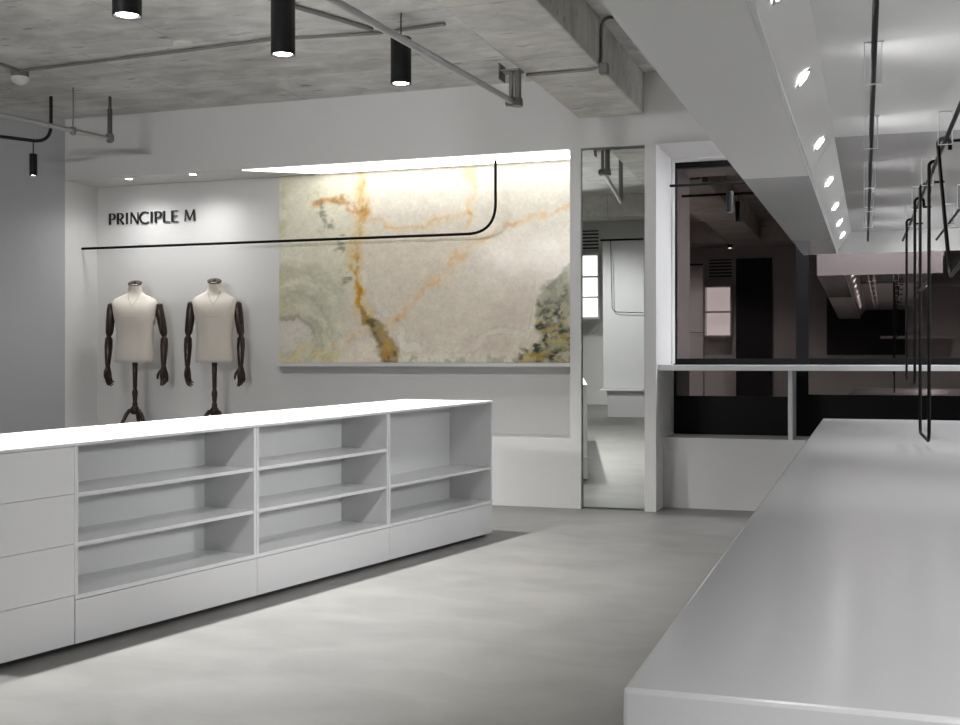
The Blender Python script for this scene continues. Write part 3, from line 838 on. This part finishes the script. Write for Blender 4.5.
# ------------------------------------------------------------------ pipes, conduits, rail on the ceiling
# right pipe with bracket at the beam
e1 = at_z(513, 102, 2.985); e0 = at_z(333, 0, 2.985)
d_ = (e0 - e1); e0 = e1 + d_ * 1.12
tp = empty('steel_pipe', 'galvanised steel pipe with elbow and bracket under the concrete beam', 'pipe', e1)
MB().tube([Vector((0, 0, 0)), e0 - e1], 0.021, 12).build('pipe', M['galv'], tp)
MB().tube([(0.035, 0.0, -0.01), (0.035, 0.0, 0.205)], 0.024, 12).tube([(-0.012, 0.0, 0.0), (-0.012, 0.0, 0.205)], 0.016, 10).build('riser', M['galvd'], tp)
MB().tube([(-0.035, -0.03, 0.0), (0.03, 0.02, 0.0)], 0.034, 12).lathe([(0.034, -0.03), (0.036, 0.0), (0.03, 0.03)], (0.035, 0.0, -0.005)).build('elbow', M['galvd'], tp)
MB().box(-0.085, -0.077, -0.07, 0.07, 0.15, 0.26).box(-0.077, 0.06, -0.06, 0.06, 0.204, 0.213).build('bracket', M['galvd'], tp)
m2 = e0 - e1
MB().tube([m2, m2 + Vector((0, 0, ZC - e1.z - 0.0005))], 0.026, 12).build('riser', M['galvd'], tp)
# conduit hugging the beam
yc = 7.66
bx0, bx1 = -2.30, -1.765
con = MB().tube(fillet([(bx0 + 0.02, yc, 3.188), (bx1 + 0.0125, yc, 3.188), (bx1 + 0.0125, yc, 3.42), (bx1 + 0.02, yc, ZC - 0.012), (bx1 + 0.6, yc, ZC - 0.012)], 0.09, 8), 0.011, 10)
co_ = con.build('conduit', M['conduit']); tag(co_, 'grey cable conduit wrapped round the concrete beam', 'conduit')
MB().box(bx1 + 0.002, bx1 + 0.06, yc - 0.035, yc + 0.035, 3.15, 3.22).build('junction_box', M['conduit'], co_, bevel=0.004)
# left pipe
zp = 3.17
a = at_z(108, 138.5, zp); b0 = at_z(0, 114.5, zp)
ext = a + (b0 - a) * 1.5
tp = empty('steel_pipe', 'galvanised steel pipe hung below the ceiling at the upper left', 'pipe', a)
MB().tube([Vector((0, 0, 0)), ext - a], 0.021, 12).build('pipe', M['galv'], tp)
MB().tube([(0.012, 0.01, 0), (0.012, 0.01, 0.26)], 0.021, 12).tube([(0.012, 0.01, 0.26), (0.012, 0.01, ZC - zp - 0.001)], 0.014, 10).build('riser', M['darkpipe'], tp)
MB().lathe([(0.02, -0.036), (0.036, -0.02), (0.036, 0.02), (0.028, 0.04)], (0.012, 0.01, 0)).build('elbow', M['galvd'], tp)
hq = a + (b0 - a) * ((108 - 73) / 108.0) * 1.07
hq2 = hq - a
MB().tube([(hq2.x, hq2.y, -0.04), (hq2.x, hq2.y, ZC - zp - 0.001)], 0.007, 8).lathe([(0.024, -0.03), (0.028, 0), (0.024, 0.03)], (hq2.x, hq2.y, 0)).build('hanger', M['galvd'], tp)
# black bent rail at the upper left with its lamp
zq = 3.13
b = at_z(51, 143, zq); g = at_z(0, 136.5, zq); gg = b + (g - b) * 1.6
rl = MB().tube(fillet([(b.x, b.y, ZC - 0.001), (b.x, b.y, zq), gg], 0.16, 9), 0.015, 10).build('light_rail', M['black'])
tag(rl, 'black bent light rail coming down from the ceiling at the upper left', 'light rail')
pl = b + (g - b) * ((51 - 33) / 51.0)
pendant('pendant_lamp', (pl.x, pl.y, zq - 0.015), 0.10, 0.033, 0.19, 10, 'black pendant spotlight hanging from the bent rail at the upper left', None)
# ceiling conduit lines, detector, blank disc
dp = at_z(20, 71, ZC)
pts = [at_z(x, y, ZC - 0.016) for (x, y) in ((0, 64), (20, 71), (100, 61), (190, 50), (270, 39.5), (380, 33), (445, 24))]
pts = [at_z(-40, 52, ZC - 0.012)] + pts
c1 = MB().tube(pts, 0.012, 8).build('conduit', M['conduit']); tag(c1, 'long thin grey conduit across the ceiling from the smoke detector', 'conduit')
pts = [at_z(x, y, ZC - 0.0165) for (x, y) in ((240, -12), (297, 7), (345, 21), (372, 29.5))]
c2 = MB().tube(pts, 0.017, 8).build('conduit', M['conduit']); tag(c2, 'short dark cable conduit between the middle and far cylinder spots', 'conduit')
t = empty('smoke_detector', 'white smoke detector on a grey base at the upper left ceiling', 'smoke detector', (dp.x, dp.y, ZC))
MB().lathe([(0.068, -0.001), (0.068, -0.045), (0.06, -0.05)]).build('base', M['conduit'], t)
MB().lathe([(0.07, -0.05), (0.07, -0.07), (0.055, -0.095), (0.02, -0.115)]).build('cover', M['plastic'], t)
q = at_z(183, 42.5, ZC)
tag(MB().lathe([(0.07, -0.016), (0.075, -0.001)], (q.x, q.y, ZC)).build('cover_plate', M['plastic']), 'small round pale cover plate on the concrete ceiling', 'cover plate')

# ------------------------------------------------------------------ mannequins
def hand_mesh(side):
    mb = MB()
    # palm hanging down from the wrist at the origin, thumb towards the front (-y)
    mb.loft([((0, 0, 0.0), 0.017, 0.021, 2.2), ((0, 0, -0.02), 0.018, 0.026, 2.3), ((0, -0.002, -0.06), 0.016, 0.038, 2.6), ((0, -0.002, -0.09), 0.013, 0.039, 2.8), ((0, -0.002, -0.098), 0.008, 0.034, 2.8)], 16)
    s = -side
    for k, (y, ln) in enumerate(((-0.030, 0.068), (-0.010, 0.078), (0.010, 0.072), (0.028, 0.056))):
        x = 0.0
        bend = 0.30 + 0.08 * k
        p = [Vector((x, y, -0.085))]
        ang = 0.10
        for sgm in (0.42, 0.32, 0.26):
            last = p[-1]
            p.append(last + Vector((s * math.sin(ang), (y * 0.10), -math.cos(ang))) * ln * sgm * 1.1)
            ang += bend
        mb.tube(p, [0.0088, 0.0085, 0.0078, 0.0058], 8)
    mb.tube([(0, -0.020, -0.022), (s * 0.008, -0.044, -0.045), (s * 0.014, -0.054, -0.075), (s * 0.020, -0.053, -0.098)], [0.012, 0.0115, 0.010, 0.007], 8)
    return mb

def mannequin(px, label, rz, wide, lean, base_px):
    pos = at_y(px, 427, 9.47); pos.z = 0.57
    t = empty('tailor_mannequin', label, 'mannequin', pos, rz, 'linen mannequins in the niche')
    k = wide
    secs = [((0, 0.0, 0.630), 0.178 * k, 0.120, 2.5), ((0, 0.0, 0.66), 0.184 * k, 0.124, 2.5), ((0, 0.0, 0.74), 0.180 * k, 0.122, 2.5), ((0, 0.002, 0.83), 0.170 * k, 0.116, 2.5), ((0, 0.0, 0.92), 0.170 * k, 0.114, 2.5),
            ((0, -0.004, 1.01), 0.182 * k, 0.122, 2.5), ((0, -0.006, 1.09), 0.196 * k, 0.126, 2.5), ((0, -0.002, 1.15), 0.206 * k, 0.120, 2.5), ((0, 0.004, 1.195), 0.213 * k, 0.108, 2.4),
            ((0, 0.010, 1.225), 0.206 * k, 0.092, 2.3), ((0, 0.014, 1.248), 0.180 * k, 0.080, 2.2), ((0, 0.016, 1.268), 0.140 * k, 0.074, 2.1), ((0, 0.016, 1.286), 0.100, 0.070, 2.0), ((0, 0.014, 1.304), 0.074, 0.066, 2), ((0, 0.010, 1.33), 0.064, 0.063, 2), ((0, 0.006, 1.365), 0.061, 0.062, 2), ((0, 0.002, 1.378), 0.061, 0.062, 2)]
    to = MB().loft(secs, 40).build('torso', M['linen'], t, sharp=False)
    # V neckline seam lying on the front surface
    def front(x, z):
        for i in range(len(secs) - 1):
            if secs[i][0][2] <= z <= secs[i + 1][0][2]:
                f_ = (z - secs[i][0][2]) / (secs[i + 1][0][2] - secs[i][0][2])
                hw_ = secs[i][1] + (secs[i + 1][1] - secs[i][1]) * f_; hd_ = secs[i][2] + (secs[i + 1][2] - secs[i][2]) * f_
                yc_ = secs[i][0][1] + (secs[i + 1][0][1] - secs[i][0][1]) * f_
                q_ = max(0, 1 - abs(x / hw_) ** 2.4) ** (1 / 2.4)
                return yc_ - hd_ * q_
        return 0
    vp = [(-0.055, 1.30), (-0.050, 1.275), (-0.040, 1.24), (-0.022, 1.20), (0, 1.17), (0.022, 1.20), (0.040, 1.24), (0.050, 1.275), (0.055, 1.30)]
    MB().tube([(x, front(x, z) + 0.0005, z) for (x, z) in vp], 0.003, 6).build('neckline_seam', M['seam'], to)
    MB().tube([(x * 0.02, front(x * 0.02, 1.055) + 0.001, 1.055) for x in range(-8, 9)], 0.0018, 6).build('chest_seam', M['seam'], to)
    # neck cap, tilted
    rm = Matrix.Rotation(0.42, 3, 'X')
    MB().lathe([(0.056, -0.030), (0.062, -0.012), (0.067, -0.004), (0.067, 0.003), (0.060, 0.007), (0.045, 0.008), (0.015, 0.011), (0.013, 0.018), (0.004, 0.02)], (0, 0.002, 1.396), 24, rm).build('neck_cap', M['cap'], t)
    # arms
    for sd in (-1, 1):
        sx = sd * 0.222 * k
        out = lean[0 if sd < 0 else 1]
        sh_ = Vector((sx, 0.008, 1.165)); el = Vector((sx + sd * 0.035 * out, 0.012, 0.875)); wr_ = Vector((sx + sd * 0.036 * out, -0.03, 0.585))
        am = MB().tube([sh_ + Vector((-sd * 0.006, 0, 0.035)), sh_ + Vector((0, 0, 0.02)), sh_ + Vector((sd * 0.004, 0, -0.03)), sh_.lerp(el, 0.5), sh_.lerp(el, 0.85), el + Vector((0, 0, 0.012))], [0.018, 0.036, 0.043, 0.042, 0.037, 0.024], 14)
        ao = am.build('arm', M['wood'], t)
        MB().tube([el + Vector((0, 0, 0.016)), el + Vector((0, 0, 0.0)), el.lerp(wr_, 0.06), el.lerp(wr_, 0.3), el.lerp(wr_, 0.7), el.lerp(wr_, 0.94), wr_], [0.018, 0.024, 0.036, 0.039, 0.031, 0.024, 0.016], 14).build('forearm', M['wood'], ao)
        MB().lathe([(0.012, -0.019), (0.019, -0.012), (0.021, 0.0), (0.019, 0.012), (0.012, 0.019)], el + Vector((0, 0, 0.006)), 14).build('elbow_joint', M['cap'], ao)
        hd = hand_mesh(sd)
        for v in hd.bm.verts: v.co = Matrix.Rotation(math.radians(-28 if sd < 0 else -48), 3, 'Z') @ (Matrix.Rotation(0.10, 3, 'X') @ (v.co * 1.16)) + wr_ + Vector((0, 0, 0.006))
        hd.build('hand', M['wood'], ao)
    # stand
    MB().lathe([(0.020, 0.20), (0.026, 0.21), (0.026, 0.235), (0.020, 0.25), (0.024, 0.30), (0.029, 0.335), (0.025, 0.36), (0.018, 0.375), (0.021, 0.40), (0.022, 0.50), (0.025, 0.585), (0.022, 0.592), (0.026, 0.60), (0.026, 0.632)], seg=18).build('pole', M['wood'], t)
    MB().lathe([(0.030, 0.13), (0.042, 0.145), (0.045, 0.175), (0.036, 0.20), (0.022, 0.215)], seg=18).build('hub', M['wood'], t)
    for kk in range(3):
        a_ = -PI / 2 + math.radians(-42) + kk * 2 * PI / 3 - rz
        dv = Vector((math.cos(a_), math.sin(a_), 0))
        prof = [(0.02, 0.175), (0.055, 0.165), (0.085, 0.125), (0.105, 0.08), (0.125, 0.045), (0.155, 0.022), (0.175, 0.014)]
        MB().tube([dv * r_ + Vector((0, 0, z_)) for (r_, z_) in prof], [0.020, 0.021, 0.020, 0.018, 0.016, 0.015, 0.0135], 10).build('leg', M['wood'], t)
    return t
mannequin(135.0, 'beige linen mannequin torso with dark wooden arms, left one below the sign', 0.36, 1.02, (0.75, 1.5), 0)
mannequin(214.5, 'beige linen mannequin torso with dark wooden arms, right one nearer the onyx', 0.44, 0.96, (0.9, 0.9), 0)

# ------------------------------------------------------------------ rear of the shop (seen in the mirror and the glass)
du = empty('display_wall', 'white freestanding display wall with low shelf seen in the mirror', 'display', (-3.16, -0.5, 0))
MB().box(-0.42, 0.27, -0.14, 0.0, 0.47, 2.93).build('panel', M['lam'], du, bevel=0.01)
MB().box(-0.46, 0.27, -0.14, 0.16, 0.44, 0.47).build('shelf', M['lam'], du, bevel=0.003)
MB().prism([(-0.16, 0.0), (0.02, 0.0), (0.10, 0.44), (-0.16, 0.44)], 'x', -0.34, 0.27).build('base', M['lam'], du)
rr = empty('hanging_rail', 'thin black rail loop on the white display wall seen in the mirror', 'clothes rail', (-3.16, -0.47, 1.7))
MB().tube([(-0.44, 0.05, 1.24), (0.27, 0.05, 1.24)], 0.016, 8).build('top_rod', M['blackrail'], rr)
MB().tube(fillet([(-0.27, 0.05, 1.24), (-0.25, 0.05, 0.05), (0.27, 0.05, 0.03)], 0.1, 6), 0.006, 8).build('rod_loop', M['blackrail'], rr)
def lit_shelves(x0, x1, z0, z1, n, label):
    t = empty('lit_shelf_unit', label, 'shelf unit', ((x0 + x1) / 2, YR, z0), 0, 'lit shelves on the rear wall')
    hw_ = (x1 - x0) / 2; hh = z1 - z0
    MB().box(-hw_, hw_, 0.002, 0.02, 0, hh).build('light_panel', M['backlit'], t)
    MB().box(-hw_ - 0.03, -hw_, 0.002, 0.3, -0.03, hh + 0.03).box(hw_, hw_ + 0.03, 0.002, 0.3, -0.03, hh + 0.03).box(-hw_, hw_, 0.002, 0.3, hh, hh + 0.03).build('surround', M['lam'], t)
    for k in range(n):
        MB().box(-hw_, hw_, 0.02, 0.3, k * hh / n - 0.03, k * hh / n).build('shelf', M['lam'], t)
lit_shelves(-5.2, -4.10, 1.70, 2.88, 3, 'backlit white shelves seen at the left edge of the mirror')
lit_shelves(-3.25, -2.75, 1.75, 2.72, 2, 'backlit shelves reflected in the left window pane')
def vent(x0, x1, z0, z1, label):
    t = empty('air_vent', label, 'vent', ((x0 + x1) / 2, YR, z0), 0, 'air vents on the rear wall')
    hw_ = (x1 - x0) / 2; hh = z1 - z0
    MB().box(-hw_, hw_, 0.002, 0.01, 0, hh).build('backing', M['shadowgap'], t)
    for k in range(6):
        MB().box(-hw_, hw_, 0.01, 0.03, hh * (k + 0.1) / 6, hh * (k + 0.55) / 6).build('slat', M['lam'], t)
vent(-5.0, -4.12, 2.98, 3.38, 'slatted air vent above the backlit shelves seen in the mirror')
vent(-3.2, -2.75, 2.9, 3.3, 'slatted air vent reflected in the left window pane')
cu = MB().box(-2.66, -1.95, YR + 0.003, YR + 0.06, 0.0, 3.3).build('door_1', M['curtain']); struct(cu, 'tall charcoal door leaf on the rear wall', 'door')
cu = MB().box(-0.9, 0.55, YR + 0.003, YR + 0.06, 1.35, 2.95).build('door_2', M['curtain']); struct(cu, 'dark opening on the rear wall', 'door')
for (x0, x1, z, lab) in ((-0.3, 2.5, 2.66, 'high grey shelf on the rear wall reflected in the right pane'), (0.1, 1.4, 1.66, 'short white shelf on the rear wall reflected in the right pane'), (-0.3, 2.5, 0.66, 'low grey shelf on the rear wall reflected in the right pane')):
    s_ = MB().box(x0, x1, YR + 0.062, YR + 0.36, z, z + 0.05).build('wall_shelf', M['lam']); tag(s_, lab, 'shelf', 'shelves on the rear wall')

# ------------------------------------------------------------------ unseen fill spotlights, added to brighten the room
def fill_spot(loc, aim, e, size, label, soft=0.10):
    t = empty('fill_spotlight', label, 'ceiling light', (loc[0], loc[1], 3.2 if abs(loc[1] - 0.62) < 0.01 else ZC), 0, 'added fill spotlights outside the picture')
    zt = t.location.z
    d = (Vector(aim) - Vector(loc)).normalized()
    p = Vector((0, 0, loc[2] - zt))
    MB().tube([(0, 0, -0.001), (0, 0, p.z)], 0.008, 8).build('stem', M['black'], t)
    MB().tube([p - d * 0.10, p + d * 0.03], 0.045, 16).build('head', M['black'], t)
    MB().tube([p + d * 0.03, p + d * 0.032], 0.034, 16).build('lens', M['spotglow'], t)
    l = bpy.data.lights.new('light', 'SPOT'); l.energy = e; l.spot_size = size; l.spot_blend = 0.9; l.shadow_soft_size = soft
    lo = bpy.data.objects.new('light', l); COL.objects.link(lo); lo.parent = t; lo.location = p + d * (0.04 + 0.0)
    lo.rotation_mode = 'QUATERNION'; lo.rotation_quaternion = Vector((0, 0, -1)).rotation_difference(d)
LT = 'added black fill spotlight under the cross beam outside the picture, aimed at the back wall'
for (x, ax, e) in ((-6.0, -6.0, 110), (-5.2, -5.0, 130), (-4.5, -3.2, 150), (-3.95, -1.0, 150)):
    fill_spot((x, 0.62, 3.05), (ax, YB, 2.6), e, 1.25, LT)
LI = 'added black fill spotlight outside the picture, aimed at the white island'
for (y, ay) in ((2.4, 4.6), (3.4, 6.4)):
    fill_spot((-0.95, y, 3.3), (-2.9, ay, 0.3), 100, 0.95, LI)
for (y, ay) in ((3.2, 4.6), (5.4, 6.2)):
    fill_spot((2.3, y, 2.0), (-2.8, ay, 0.35), 190, 0.72, 'added long-stemmed fill spotlight by the right wall outside the picture, aimed at the white island', 0.2)
LF = 'added black fill spotlight outside the picture over the rear floor'
for (x, y) in ((-4.6, -1.8), (-2.6, -2.0), (1.5, -1.5)):
    fill_spot((x, y, 3.4), (x, y, 0), 140, 2.2, LF)
LD = 'added black fill spotlight outside the picture over the display table'
fill_spot((1.5, 3.0, 3.4), (1.0, 4.0, 0.8), 60, 1.9, LD)
fill_spot((1.5, 6.2, 3.4), (1.0, 6.6, 0.8), 130, 1.9, LD)
fill_spot((0.9, -1.9, 2.6), (0.5, 1.4, 0.5), 380, 0.8, LD)
fill_spot((-4.3, 2.4, 3.4), (-3.2, -0.4, 1.3), 400, 0.9, 'added black fill spotlight outside the picture aimed at the display wall')

# ------------------------------------------------------------------ camera, world, view
cam = bpy.data.cameras.new('camera'); cam.sensor_width = 36; cam.lens = F * 36 / 960
cam.clip_start = 0.02
co = bpy.data.objects.new('camera', cam); COL.objects.link(co)
co.location = (0, 0, H); co.rotation_euler = (PI / 2, 0, YAW)
S.camera = co
wd = bpy.data.worlds.new('night'); S.world = wd; wd.use_nodes = True
wd.node_tree.nodes['Background'].inputs['Color'].default_value = (0.02, 0.02, 0.025, 1)
wd.node_tree.nodes['Background'].inputs['Strength'].default_value = 0.3
S.view_settings.view_transform = 'Standard'; S.view_settings.look = 'None'
S.view_settings.exposure = 0.30; S.view_settings.gamma = 1.0; S.view_settings.use_curve_mapping = False
S.cycles.max_bounces = 10; S.cycles.diffuse_bounces = 6; S.cycles.glossy_bounces = 5; S.cycles.transparent_max_bounces = 12
S.cycles.use_denoising = True
S.cycles.sample_clamp_indirect = 6.0
